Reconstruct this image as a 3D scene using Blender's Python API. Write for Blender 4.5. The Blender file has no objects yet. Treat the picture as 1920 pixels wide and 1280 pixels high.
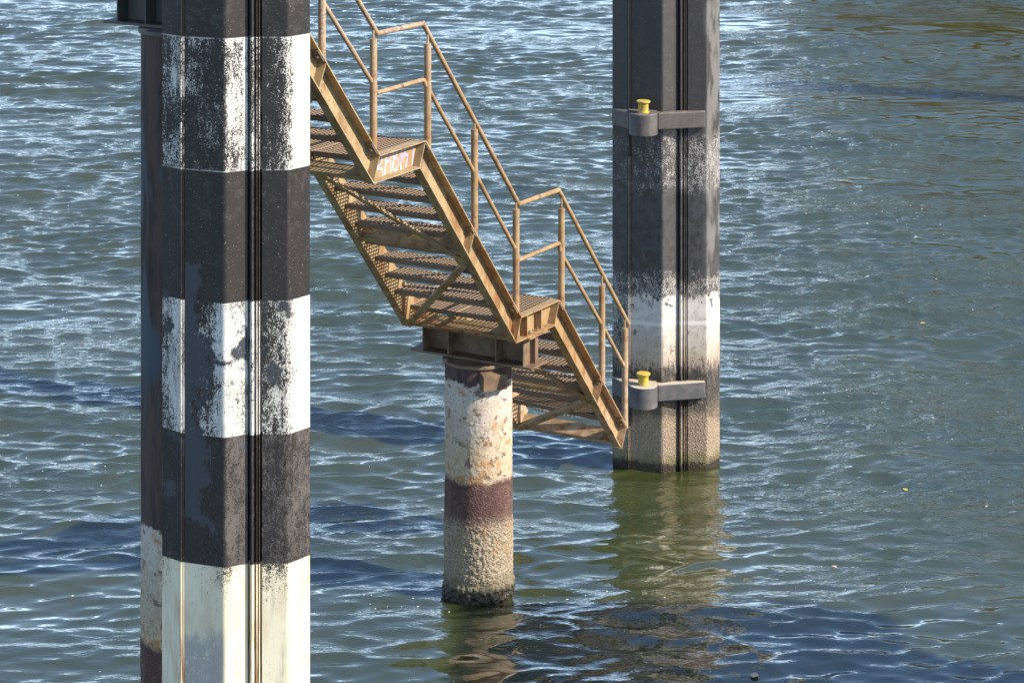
import bpy, math, random
import numpy as np
from mathutils import Vector, Matrix
random.seed(7)
rng = np.random.default_rng(11)
S = bpy.context.scene
C = S.collection
R = math.radians

# ------------------------------------------------------------------ camera, sky, sun, exposure
CAM_H = 8.57
cam = bpy.data.cameras.new('camera')
cam.sensor_width = 36.0
cam.lens = 86.25
cam.shift_y = -0.668
cam.clip_start = 0.5
cam.clip_end = 6000
camo = bpy.data.objects.new('camera', cam)
camo.location = (0, 0, CAM_H)
camo.rotation_euler = (R(90), 0, 0)
C.objects.link(camo)
S.camera = camo

SUN_AZ, SUN_EL = R(110), R(35)          # azimuth clockwise from +Y
world = bpy.data.worlds.new('World')
S.world = world
world.use_nodes = True
wn = world.node_tree.nodes
wl = world.node_tree.links
wn.clear()
sky = wn.new('ShaderNodeTexSky')
sky.sky_type = 'NISHITA'
sky.sun_disc = False
sky.sun_elevation = SUN_EL
sky.sun_rotation = SUN_AZ
sky.altitude = 0
sky.air_density = 1.0
sky.dust_density = 1.0
sky.ozone_density = 4.0
bg = wn.new('ShaderNodeBackground')
bg.inputs['Strength'].default_value = 0.12
wo = wn.new('ShaderNodeOutputWorld')
# broken white cloud, denser towards the horizon as a flat layer looks in perspective
wtc = wn.new('ShaderNodeTexCoord')
wsep = wn.new('ShaderNodeSeparateXYZ')
wl.new(wtc.outputs['Generated'], wsep.inputs[0])
def wmath(op, a, b):
    n = wn.new('ShaderNodeMath'); n.operation = op
    for i, q in enumerate((a, b)):
        if isinstance(q, (int, float)): n.inputs[i].default_value = q
        else: wl.new(q, n.inputs[i])
    return n.outputs[0]
den = wmath('ADD', wmath('MAXIMUM', wsep.outputs[2], 0.0), 0.16)
wcomb = wn.new('ShaderNodeCombineXYZ')
wl.new(wmath('DIVIDE', wsep.outputs[0], den), wcomb.inputs[0])
wl.new(wmath('DIVIDE', wsep.outputs[1], den), wcomb.inputs[1])
wcomb.inputs[2].default_value = 3.7
wnoise = wn.new('ShaderNodeTexNoise')
wnoise.inputs['Scale'].default_value = 1.1
wnoise.inputs['Detail'].default_value = 6
wnoise.inputs['Roughness'].default_value = 0.58
wl.new(wcomb.outputs[0], wnoise.inputs['Vector'])
wcl = wn.new('ShaderNodeMapRange')
wcl.interpolation_type = 'SMOOTHSTEP'
wl.new(wmath('ADD', wnoise.outputs['Fac'], wmath('MULTIPLY', wmath('POWER', wmath('SUBTRACT', 1.0, wmath('MAXIMUM', wsep.outputs[2], 0.0)), 4.6), 0.60)), wcl.inputs[0])
wcl.inputs[1].default_value = 0.70
wcl.inputs[2].default_value = 0.90
wmix = wn.new('ShaderNodeMix')
wmix.data_type = 'RGBA'
wl.new(wcl.outputs[0], wmix.inputs[0])
wl.new(sky.outputs[0], wmix.inputs[6])
wmix.inputs[7].default_value = (10.0, 13.2, 16.8, 1)
wl.new(wmix.outputs[2], bg.inputs[0])
wl.new(bg.outputs[0], wo.inputs[0])

to_sun = Vector((math.sin(SUN_AZ) * math.cos(SUN_EL), math.cos(SUN_AZ) * math.cos(SUN_EL), math.sin(SUN_EL)))
sun = bpy.data.lights.new('sun', 'SUN')
sun.energy = 5.0
sun.angle = R(0.55)
sun.color = (1.0, 0.885, 0.745)
suno = bpy.data.objects.new('sun', sun)
suno.rotation_euler = to_sun.to_track_quat('Z', 'Y').to_euler()
C.objects.link(suno)
S.cycles.caustics_reflective = False
S.cycles.caustics_refractive = False
S.view_settings.view_transform = 'Standard'
S.view_settings.look = 'None'
S.view_settings.gamma = 1
S.view_settings.use_curve_mapping = False
S.view_settings.exposure = 0.76

# ------------------------------------------------------------------ node helpers
class NT:
    def __init__(s, name):
        s.m = bpy.data.materials.new(name)
        s.m.use_nodes = True
        s.t = s.m.node_tree
        s.t.nodes.clear()
        s.out = s.t.nodes.new('ShaderNodeOutputMaterial')
        s.b = s.t.nodes.new('ShaderNodeBsdfPrincipled')
        s.t.links.new(s.b.outputs[0], s.out.inputs[0])
        s.tc = s.t.nodes.new('ShaderNodeTexCoord')
        s.P = s.tc.outputs['Object']
        sp = s.t.nodes.new('ShaderNodeSeparateXYZ')
        s.lk(s.P, sp.inputs[0])
        s.x, s.y, s.z = sp.outputs
    def lk(s, a, b):
        if isinstance(a, (int, float)):
            if hasattr(b.default_value, '__len__'):
                n = len(b.default_value)
                b.default_value = (a,) * 3 + ((1,) if n == 4 else ())
            else:
                b.default_value = a
        elif isinstance(a, tuple):
            n = len(b.default_value)
            b.default_value = a if len(a) == n else (a + (1,))[:n]
        else:
            s.t.links.new(a, b)
    def math(s, op, a, b=0.0, c=None, clamp=False):
        n = s.t.nodes.new('ShaderNodeMath')
        n.operation = op
        n.use_clamp = clamp
        s.lk(a, n.inputs[0]); s.lk(b, n.inputs[1])
        if c is not None: s.lk(c, n.inputs[2])
        return n.outputs[0]
    def add(s, a, b): return s.math('ADD', a, b)
    def sub(s, a, b): return s.math('SUBTRACT', a, b)
    def mul(s, a, b, clamp=False): return s.math('MULTIPLY', a, b, clamp=clamp)
    def mx(s, a, b): return s.math('MAXIMUM', a, b)
    def scale(s, sx, sy, sz):
        n = s.t.nodes.new('ShaderNodeVectorMath'); n.operation = 'MULTIPLY'
        s.lk(s.P, n.inputs[0]); n.inputs[1].default_value = (sx, sy, sz)
        return n.outputs[0]
    def noise(s, sc, detail=5, rough=0.6, vec=None, dist=0.0, off=None):
        n = s.t.nodes.new('ShaderNodeTexNoise')
        v = vec if vec is not None else s.P
        if off is not None:
            a = s.t.nodes.new('ShaderNodeVectorMath'); a.operation = 'ADD'
            s.lk(v, a.inputs[0]); a.inputs[1].default_value = (off, off * 1.7, off * 2.3); v = a.outputs[0]
        s.lk(v, n.inputs['Vector'])
        n.inputs['Scale'].default_value = sc
        n.inputs['Detail'].default_value = detail
        n.inputs['Roughness'].default_value = rough
        n.inputs['Distortion'].default_value = dist
        return n.outputs['Fac']
    def voro(s, sc, feat='F1', vec=None, out='Distance'):
        n = s.t.nodes.new('ShaderNodeTexVoronoi'); n.feature = feat
        s.lk(vec if vec is not None else s.P, n.inputs['Vector'])
        n.inputs['Scale'].default_value = sc
        return n.outputs[out]
    def ss(s, v, lo, hi, a=0.0, b=1.0):
        n = s.t.nodes.new('ShaderNodeMapRange'); n.interpolation_type = 'SMOOTHSTEP'
        s.lk(v, n.inputs['Value'])
        for k, q in (('From Min', lo), ('From Max', hi), ('To Min', a), ('To Max', b)): s.lk(q, n.inputs[k])
        return n.outputs[0]
    def lin(s, v, lo, hi, a=0.0, b=1.0):
        n = s.t.nodes.new('ShaderNodeMapRange'); n.clamp = True
        s.lk(v, n.inputs['Value'])
        for k, q in (('From Min', lo), ('From Max', hi), ('To Min', a), ('To Max', b)): s.lk(q, n.inputs[k])
        return n.outputs[0]
    def mix(s, f, a, b):
        n = s.t.nodes.new('ShaderNodeMix'); n.data_type = 'RGBA'
        s.lk(f, n.inputs[0]); s.lk(a, n.inputs[6]); s.lk(b, n.inputs[7])
        return n.outputs[2]
    def attr(s, name):
        n = s.t.nodes.new('ShaderNodeAttribute'); n.attribute_name = name
        return n.outputs['Fac']
    def band(s, v, lo, hi, e=0.004):
        return s.mul(s.ss(v, lo - e, lo + e), s.ss(v, hi - e, hi + e, 1, 0))
    def bump(s, h, strength=0.5, dist=0.01):
        n = s.t.nodes.new('ShaderNodeBump')
        n.inputs['Strength'].default_value = strength
        n.inputs['Distance'].default_value = dist
        s.lk(h, n.inputs['Height'])
        s.lk(n.outputs[0], s.b.inputs['Normal'])
    def fin(s, col, rough=0.6, metal=0.0, spec=0.5):
        s.lk(col, s.b.inputs['Base Color'])
        s.lk(rough, s.b.inputs['Roughness'])
        s.lk(metal, s.b.inputs['Metallic'])
        s.lk(spec, s.b.inputs['Specular IOR Level'])
        return s.m

# ------------------------------------------------------------------ mesh helpers
class MB:
    def __init__(s): s.v = []; s.f = []; s.att = {}
    def hexa(s, p):                      # 8 points: bottom ring 0-3, top ring 4-7
        o = len(s.v); s.v += [tuple(q) for q in p]
        s.f += [(o, o+3, o+2, o+1), (o+4, o+5, o+6, o+7), (o, o+1, o+5, o+4), (o+1, o+2, o+6, o+5), (o+2, o+3, o+7, o+6), (o+3, o, o+4, o+7)]
    def box(s, a, b):
        (x0, y0, z0), (x1, y1, z1) = a, b
        s.hexa([(x0,y0,z0),(x1,y0,z0),(x1,y1,z0),(x0,y1,z0),(x0,y0,z1),(x1,y0,z1),(x1,y1,z1),(x0,y1,z1)])
    def obox(s, c, ax, ay, az):          # centre and three half-axes
        c, ax, ay, az = map(Vector, (c, ax, ay, az))
        s.hexa([c-ax-ay-az, c+ax-ay-az, c+ax+ay-az, c-ax+ay-az, c-ax-ay+az, c+ax-ay+az, c+ax+ay+az, c-ax+ay+az])
    def tube(s, pts, r, n=12, cap=True):
        pts = [Vector(p) for p in pts]
        rings = []
        for i, p in enumerate(pts):
            d0 = (p - pts[i-1]).normalized() if i else (pts[1] - p).normalized()
            d1 = (pts[i+1] - p).normalized() if i < len(pts)-1 else d0
            t = (d0 + d1).normalized()
            k = 1 / max(0.5, t.dot(d0))
            a = t.cross(Vector((0, 1, 0)))
            if a.length < 0.1: a = t.cross(Vector((1, 0, 0)))
            a.normalize(); b = t.cross(a).normalized()
            # stretch in the bend plane only
            bend = (d1 - d0)
            o = len(s.v)
            for j in range(n):
                w = 2*math.pi*j/n
                q = a*math.cos(w)*r + b*math.sin(w)*r
                if bend.length > 1e-3:
                    e = bend.normalized(); q = q + e*q.dot(e)*(k-1)
                s.v.append(tuple(p + q))
            rings.append(o)
        for o0, o1 in zip(rings, rings[1:]):
            for j in range(n):
                s.f.append((o0+j, o1+j, o1+(j+1) % n, o0+(j+1) % n))
        if cap:
            s.f.append(tuple(range(rings[0]+n-1, rings[0]-1, -1)) [::-1])
            s.f.append(tuple(range(rings[-1]+n-1, rings[-1]-1, -1)))
    def lathe(s, prof, c=(0,0,0), n=24):
        o = len(s.v)
        for r, z in prof:
            for j in range(n):
                w = 2*math.pi*j/n
                s.v.append((c[0]+r*math.cos(w), c[1]+r*math.sin(w), c[2]+z))
        for i in range(len(prof)-1):
            for j in range(n):
                a = o+i*n+j; b = o+i*n+(j+1) % n
                s.f.append((a, b, b+n, a+n))
        s.f.append(tuple(o+(len(prof)-1)*n+j for j in range(n)))
        s.f.append(tuple(o+n-1-j for j in range(n)))
    def prism(s, poly, z0, z1):          # vertical prism from a plan polygon
        o = len(s.v); n = len(poly)
        s.v += [(x, y, z0) for x, y in poly] + [(x, y, z1) for x, y in poly]
        for j in range(n): s.f.append((o+j, o+(j+1) % n, o+n+(j+1) % n, o+n+j))
        s.f.append(tuple(o+n+j for j in range(n))); s.f.append(tuple(o+n-1-j for j in range(n)))
    def strip(s, A, B, v0, v1):          # polylines A, B in the (u,z) plane, thickened from v0 to v1
        for i in range(len(A)-1):
            q = [B[i], B[i+1], A[i+1], A[i]]
            s.hexa([(u, v0, z) for u, z in q] + [(u, v1, z) for u, z in q])
    def mesh(s, name):
        me = bpy.data.meshes.new(name)
        me.from_pydata(s.v, [], s.f)
        import bmesh
        bm = bmesh.new(); bm.from_mesh(me)
        bmesh.ops.recalc_face_normals(bm, faces=bm.faces)
        bm.to_mesh(me); bm.free()
        return me
    def build(s, name, mat, parent=None, smooth=None):
        me = s.mesh(name)
        me.materials.append(mat)
        if smooth is not None:
            me.polygons.foreach_set('use_smooth', [True]*len(me.polygons))
            me.set_sharp_from_angle(angle=R(smooth))
        return link(name, me, parent)

def link(name, me, parent=None):
    o = bpy.data.objects.new(name, me)
    C.objects.link(o)
    if parent: o.parent = parent
    return o
def thing(name, label, cat, loc=(0,0,0), rz=0.0, group=None):
    o = bpy.data.objects.new(name, None)
    C.objects.link(o)
    o.location = loc; o.rotation_euler = (0, 0, rz)
    o.empty_display_size = 0.2
    tag(o, label, cat, group)
    return o
def tag(o, label, cat, group=None, kind=None):
    if label: o['label'] = label
    if cat: o['category'] = cat
    if group: o['group'] = group
    if kind: o['kind'] = kind

# ------------------------------------------------------------------ materials
def mat_water():
    m = NT('river_water')
    n1 = m.noise(11.0, 2, 0.5, vec=m.scale(0.6, 1.5, 1))
    n2 = m.noise(34.0, 2, 0.5, vec=m.scale(0.7, 1.3, 1), off=3.1)
    gust = m.ss(m.noise(0.45, 3, 0.55, vec=m.scale(0.6, 1.4, 1), off=9.0), 0.38, 0.62, 0.12, 1.0)
    far = m.ss(m.y, 20.5, 27.0, 0.45, 1.0)
    h = m.mul(m.add(m.mul(n1, 0.7), m.mul(n2, 0.20)), m.mul(gust, far))
    m.bump(h, 1.0, WATER_BUMP)
    mur = m.noise(0.5, 4, 0.6)
    col = m.mix(m.ss(mur, 0.3, 0.7), (0.032, 0.043, 0.012), (0.047, 0.055, 0.016))
    m.b.inputs['IOR'].default_value = 2.9
    return m.fin(col, 0.012, 0.0, 0.5)

def rust_cols(m):
    n = m.noise(14, 6, 0.65)
    n2 = m.noise(70, 4, 0.6)
    return n, n2

def mat_stair():
    m = NT('ochre_painted_steel')
    n = m.noise(5, 6, 0.65); nf = m.noise(60, 5, 0.7); ns = m.noise(9, 5, 0.6, vec=m.scale(1, 1, 0.25), off=4.0)
    low = m.ss(m.add(m.z, m.mul(n, 0.8)), 2.2, 5.2, 1.0, 0.0)            # the lower flights are rustier
    base = m.mix(low, (0.37, 0.29, 0.165), (0.345, 0.225, 0.11))
    base = m.mix(m.ss(n, 0.42, 0.72), base, (0.22, 0.135, 0.065))
    base = m.mix(m.mul(m.ss(m.noise(22, 6, 0.7, off=15.0), 0.56, 0.66), 0.6), base, (0.13, 0.075, 0.04))
    rust = m.mul(m.ss(ns, 0.50, 0.64), m.lin(low, 0, 1, 0.35, 1.0))
    base = m.mix(rust, base, (0.22, 0.095, 0.032))
    base = m.mix(m.mul(m.ss(nf, 0.58, 0.72), 0.55), base, (0.16, 0.085, 0.04))
    # pale dried silt near the water
    silt = m.mul(m.ss(m.z, 0.9, 2.3, 1, 0), m.ss(m.noise(11, 6, 0.7, off=7.0), 0.40, 0.62))
    base = m.mix(m.mul(silt, 0.8), base, (0.46, 0.36, 0.25))
    m.bump(m.add(m.mul(nf, 0.5), n), 0.35, 0.004)
    return m.fin(base, m.lin(nf, 0.3, 0.7, 0.5, 0.75), 0.0, 0.3)

def mat_rail():
    m = NT('ochre_painted_pipe')
    n = m.noise(7, 6, 0.65); nf = m.noise(50, 5, 0.65); ns = m.noise(6, 5, 0.65, off=2.0)
    base = m.mix(m.ss(n, 0.4, 0.65), (0.36, 0.25, 0.135), (0.29, 0.18, 0.09))
    base = m.mix(m.mul(m.ss(ns, 0.5, 0.66), 0.8), base, (0.21, 0.10, 0.05))
    bare = m.mul(m.ss(m.z, 4.6, 6.0, 0.0, 1.0), m.ss(nf, 0.42, 0.6))
    base = m.mix(m.mul(bare, 0.85), base, (0.44, 0.40, 0.35))
    base = m.mix(m.mul(m.ss(nf, 0.6, 0.7), 0.6), base, (0.12, 0.06, 0.03))
    silt = m.mul(m.ss(m.z, 1.2, 2.4, 1, 0), m.ss(m.noise(16, 6, 0.7, off=7.0), 0.36, 0.6))
    base = m.mix(m.mul(silt, 0.8), base, (0.45, 0.37, 0.29))
    m.bump(nf, 0.3, 0.003)
    return m.fin(base, 0.5, 0.0, 0.35)

def mat_grating():
    m = NT('rusty_grating')
    n = m.noise(12, 6, 0.65); nf = m.noise(80, 4, 0.6)
    base = m.mix(m.ss(n, 0.35, 0.65), (0.24, 0.13, 0.085), (0.15, 0.066, 0.036))
    base = m.mix(m.ss(nf, 0.45, 0.7), base, (0.33, 0.24, 0.18))
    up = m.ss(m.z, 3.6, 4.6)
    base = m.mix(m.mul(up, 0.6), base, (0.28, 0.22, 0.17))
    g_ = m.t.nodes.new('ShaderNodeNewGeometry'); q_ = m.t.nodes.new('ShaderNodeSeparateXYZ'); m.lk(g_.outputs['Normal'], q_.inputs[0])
    lit_top = m.ss(q_.outputs[2], 0.5, 0.9)                     # upward faces paler as if sunlit, light painted into the colour
    base = m.mix(m.sub(1.0, lit_top), base, (0.075, 0.036, 0.022))  # bar sides darkened, painting in the shade between bars
    base = m.mix(m.mul(lit_top, 0.65), base, (0.46, 0.33, 0.26))
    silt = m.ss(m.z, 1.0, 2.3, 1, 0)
    base = m.mix(m.mul(silt, m.lin(lit_top, 0, 1, 0.35, 0.95)), base, (0.42, 0.32, 0.22))
    return m.fin(base, 0.7, 0.0, 0.3)

def mat_beam():
    m = NT('weathered_brown_beam')
    n = m.noise(8, 6, 0.65); nf = m.noise(60, 5, 0.65)
    base = m.mix(m.ss(n, 0.38, 0.68), (0.20, 0.135, 0.085), (0.12, 0.075, 0.05))
    base = m.mix(m.ss(m.z, 3.5, 5.0), base, (0.10, 0.10, 0.092))
    base = m.mix(m.mul(m.ss(nf, 0.56, 0.7), 0.7), base, (0.10, 0.042, 0.02))
    m.bump(nf, 0.3, 0.004)
    return m.fin(base, 0.6, 0.0, 0.4)

def mat_pile():
    m = NT('crusted_pile_coating')
    nl = m.noise(4.5, 5, 0.6); n = m.noise(15, 7, 0.7); nf = m.noise(70, 5, 0.7); nr = m.noise(7, 6, 0.65, off=5.0)
    zz = m.add(m.z, m.mul(m.sub(nl, 0.5), 0.16))
    zz = m.add(zz, m.mul(m.sub(n, 0.5), 0.10))
    ox_w = m.ss(m.add(m.mul(nf, 0.6), m.mul(nr, 0.4)), 0.53, 0.60)
    oxide = m.mix(m.ss(n, 0.35, 0.65), (0.075, 0.040, 0.037), (0.118, 0.064, 0.056))
    oxide = m.mix(m.mul(ox_w, 0.7), oxide, (0.25, 0.17, 0.13))
    # top of the tube: dark rusty primer with streaks
    st = m.noise(9, 6, 0.65, vec=m.scale(1, 1, 0.13))
    top = m.mix(m.ss(st, 0.42, 0.62), (0.098, 0.062, 0.054), (0.035, 0.030, 0.031))
    top = m.mix(m.mul(m.ss(m.z, 2.6, 3.4), m.ss(m.noise(3, 4, 0.5, vec=m.scale(1.6, 1.6, 0.35), off=1.3), 0.52, 0.58)), top, (0.07, 0.09, 0.11))
    top = m.mix(m.mul(m.ss(nf, 0.6, 0.68), m.ss(nr, 0.48, 0.6)), top, (0.19, 0.075, 0.03))
    # white zone, cracked with orange rust
    white = m.mix(m.ss(nf, 0.35, 0.7), (0.60, 0.56, 0.50), (0.44, 0.385, 0.32))
    white = m.mix(m.mul(m.ss(nl, 0.42, 0.6), 0.6), white, (0.46, 0.38, 0.28))
    white = m.mix(m.ss(m.z, 1.25, 1.75, 0.7, 0.0), white, (0.50, 0.39, 0.25))
    white = m.mix(m.mul(m.mul(m.ss(m.add(nr, m.ss(m.z, 1.0, 1.7, 0.07, -0.04)), 0.53, 0.63), m.ss(n, 0.36, 0.54)), 0.85), white, (0.44, 0.21, 0.06))
    crk = m.ss(m.math('ABSOLUTE', m.sub(m.noise(8, 5, 0.65, off=14.0), 0.5)), 0.0, 0.016, 1, 0)
    white = m.mix(m.mul(crk, 0.55), white, (0.14, 0.10, 0.08))
    white = m.mix(m.mul(m.ss(m.noise(10, 8, 0.75, off=8.0), 0.55, 0.60), 0.85), white, (0.13, 0.085, 0.065))
    white = m.mix(m.mul(m.ss(m.noise(34, 5, 0.7, off=18.0), 0.58, 0.64), 0.6), white, (0.24, 0.17, 0.12))
    crust = m.mix(m.ss(nf, 0.35, 0.65), (0.40, 0.335, 0.24), (0.19, 0.15, 0.10))
    crust = m.mix(m.mul(m.ss(nr, 0.55, 0.68), m.ss(m.z, 0.30, 0.62, 0.1, 0.75)), crust, (0.36, 0.18, 0.07))
    crust = m.mix(m.ss(m.voro(42), 0.02, 0.35, 0.65, 0.0), crust, (0.55, 0.48, 0.37))
    wet = (0.032, 0.026, 0.016)
    col = m.mix(m.ss(m.add(zz, m.mul(m.sub(n, 0.5), 0.12)), 1.965, 1.985), white, top)
    col = m.mix(m.ss(zz, 1.06, 1.12, 1, 0), col, oxide)
    zk = m.add(zz, m.mul(m.sub(nf, 0.5), 0.5))
    col = m.mix(m.ss(zk, 0.62, 0.80, 1, 0), col, crust)
    zw = m.add(m.z, m.add(m.mul(m.sub(nl, 0.5), 0.14), m.mul(m.sub(n, 0.5), 0.16)))
    col = m.mix(m.mul(m.ss(zw, 0.12, 0.30, 1, 0), 0.6), col, (0.085, 0.075, 0.035))
    col = m.mix(m.ss(zw, 0.08, 0.14, 1, 0), col, wet)
    hb = m.add(m.mul(nf, 0.6), m.mul(m.ss(m.voro(55), 0.0, 0.6, 1, 0), m.ss(m.z, 0.7, 1.5, 0.8, 0.15)))
    m.bump(m.mul(hb, m.ss(m.z, 1.2, 1.9, 1.0, 0.25)), 0.75, 0.012)
    return m.fin(col, m.ss(m.z, 0.05, 0.16, 0.3, 0.8), 0.0, 0.35)

def mask(m, t, cov, e=0.09):
    k = m.sub(1.0, cov)
    return m.ss(t, m.sub(k, e), m.add(k, e))

def speck(m):
    # roughly uniform 0..1 threshold fields: very fine and vertical-stroke flavoured
    a = m.noise(150, 5, 0.7, vec=m.scale(1, 1, 0.6))
    b = m.noise(11, 5, 0.65, off=2.2)
    c = m.noise(24, 5, 0.7, vec=m.scale(1.2, 1.2, 0.35), off=6.1)
    f = m.noise(46, 5, 0.7, vec=m.scale(1.1, 1.1, 0.5), off=9.1)
    t = m.add(m.add(m.mul(a, 0.52), m.mul(b, 0.13)), m.add(m.mul(c, 0.17), m.mul(f, 0.18)))
    return m.lin(t, 0.385, 0.615), a, b, c

def black_base(m, a, b):
    blk = m.mix(m.ss(b, 0.35, 0.65), (0.0085, 0.0066, 0.0060), (0.0150, 0.0115, 0.0102))
    blk = m.mix(m.ss(m.noise(120, 3, 0.6, off=4.4), 0.675, 0.70), blk, (0.42, 0.38, 0.33))
    # hairline scratches
    w = m.noise(6, 3, 0.5, off=12.0)
    sc = m.ss(m.math('ABSOLUTE', m.sub(m.noise(10, 2, 0.4, vec=m.scale(3, 3, 0.5), off=3.3), 0.5)), 0.0, 0.0035, 1, 0)
    return m.mix(m.mul(m.mul(sc, m.ss(w, 0.55, 0.62)), 0.4), blk, (0.22, 0.2, 0.18))

def mat_dolphin_banded():
    m = NT('worn_black_white_banded_paint')
    t, a, b, c = speck(m)
    blk = black_base(m, a, b)
    Z = [5.008, 5.93, 3.174, 4.10, 2.276]
    white = m.mix(m.ss(b, 0.4, 0.7), (0.70, 0.69, 0.65), (0.54, 0.52, 0.48))
    white = m.mix(m.mul(m.ss(m.noise(7, 6, 0.7, vec=m.scale(2, 2, 0.25), off=41.0), 0.50, 0.66), 0.6), white, (0.36, 0.34, 0.31))
    cov1, cov3, grey = m.attr('cov1'), m.attr('cov3'), m.attr('grey')
    big = m.add(m.sub(m.noise(3.2, 4, 0.6, off=1.0), 0.5), m.mul(m.sub(m.noise(16, 4, 0.6, vec=m.scale(1.4, 1.4, 0.07), off=61.0), 0.5), 0.75))
    # grey repair paint
    gcol = (0.040, 0.046, 0.058)
    gm = m.mul(m.band(m.add(m.z, m.mul(big, 0.25)), 2.55, 4.35, 0.01), mask(m, m.lin(m.add(m.noise(3.6, 5, 0.55, off=5.5), m.add(m.mul(m.sub(a, 0.5), 0.22), m.mul(m.sub(c, 0.5), 0.16))), 0.3, 0.7), grey, 0.05))
    col = m.mix(m.mul(m.ss(b, 0.55, 0.62), m.ss(m.z, 4.2, 5.0, 0, 0.35)), blk, (0.06, 0.055, 0.055))
    w1 = m.mul(m.band(m.z, Z[0], Z[1], 0.003), mask(m, t, m.add(cov1, m.mul(big, 0.8))))
    edge = m.mul(m.mx(m.band(m.z, Z[1]-0.006, Z[1]+0.002, 0.003), m.band(m.z, Z[0]-0.002, Z[0]+0.006, 0.003)), m.mul(m.ss(c, 0.36, 0.56), 0.7))
    w1 = m.mx(w1, edge)
    col = m.mix(w1, col, white)
    w3 = m.mul(m.band(m.z, Z[2], Z[3], 0.003), mask(m, t, m.add(cov3, m.mul(big, 0.7))))
    col = m.mix(w3, col, white)
    gk = m.mul(gm, m.sub(1.0, m.mul(mask(m, t, 0.13), m.band(m.z, Z[2], Z[3]))))
    col = m.mix(gk, col, gcol)
    # worn, grey-mottled black band above the cream
    lowb = m.band(m.z, Z[4], Z[2], 0.003)
    col = m.mix(m.mul(lowb, m.mul(mask(m, t, m.add(m.attr('wear'), m.mul(big, 0.6))), 0.7)), col, (0.135, 0.12, 0.11))
    drip = m.ss(m.noise(8, 3, 0.5, vec=m.scale(3, 3, 0.12), off=7.7), 0.66, 0.70)
    col = m.mix(m.mul(m.mul(lowb, drip), 0.5), col, (0.13, 0.13, 0.13))
    # cream base coat
    cr = m.ss(m.z, Z[4]-0.003, Z[4]+0.003, 1, 0)
    cream = m.mix(m.ss(m.noise(5, 5, 0.6, vec=m.scale(1, 1, 0.4), off=3.0), 0.4, 0.7), (0.80, 0.735, 0.55), (0.68, 0.575, 0.41))
    cream = m.mix(m.mul(m.ss(m.noise(9, 6, 0.7, vec=m.scale(2, 2, 0.2), off=44.0), 0.54, 0.68), 0.5), cream, (0.42, 0.36, 0.25))
    cream = m.mix(m.mul(mask(m, t, 0.12), 0.7), cream, (0.20, 0.16, 0.11))
    chips = mask(m, t, m.lin(m.z, 1.75, 2.27, -0.1, m.attr('chip')))
    cream = m.mix(m.mul(m.ss(m.noise(6, 5, 0.6, vec=m.scale(1, 1, 0.3), off=13.0), 0.56, 0.7), m.attr('tan')), cream, (0.48, 0.31, 0.15))
    lil = m.mul(m.attr('lilac'), m.ss(m.add(m.z, m.add(m.mul(m.sub(b, 0.5), 0.35), m.mul(m.sub(t, 0.5), 0.12))), 1.72, 1.86, 0.85, 0))
    cream = m.mix(m.mul(lil, m.ss(t, 0.18, 0.34)), cream, (0.33, 0.31, 0.32))
    cream = m.mix(chips, cream, (0.035, 0.032, 0.03))
    rs = m.mul(m.attr('rust'), m.mul(m.ss(m.z, 1.55, 2.0, 1.0, 0.15), m.ss(m.noise(7, 5, 0.65, vec=m.scale(6, 6, 0.5), off=21.0), 0.47, 0.58)))
    cream = m.mix(rs, cream, (0.30, 0.13, 0.03))
    col = m.mix(cr, col, cream)
    m.bump(m.add(m.mul(a, 0.5), m.mul(m.mx(w1, w3), 0.8)), 0.25, 0.002)
    rough = m.lin(m.mx(m.mx(w1, w3), cr), 0, 1, 0.60, 0.6)
    return m.fin(col, rough, 0.0, m.lin(m.mx(m.mx(w1, w3), cr), 0, 1, 0.55, 0.35))

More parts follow.
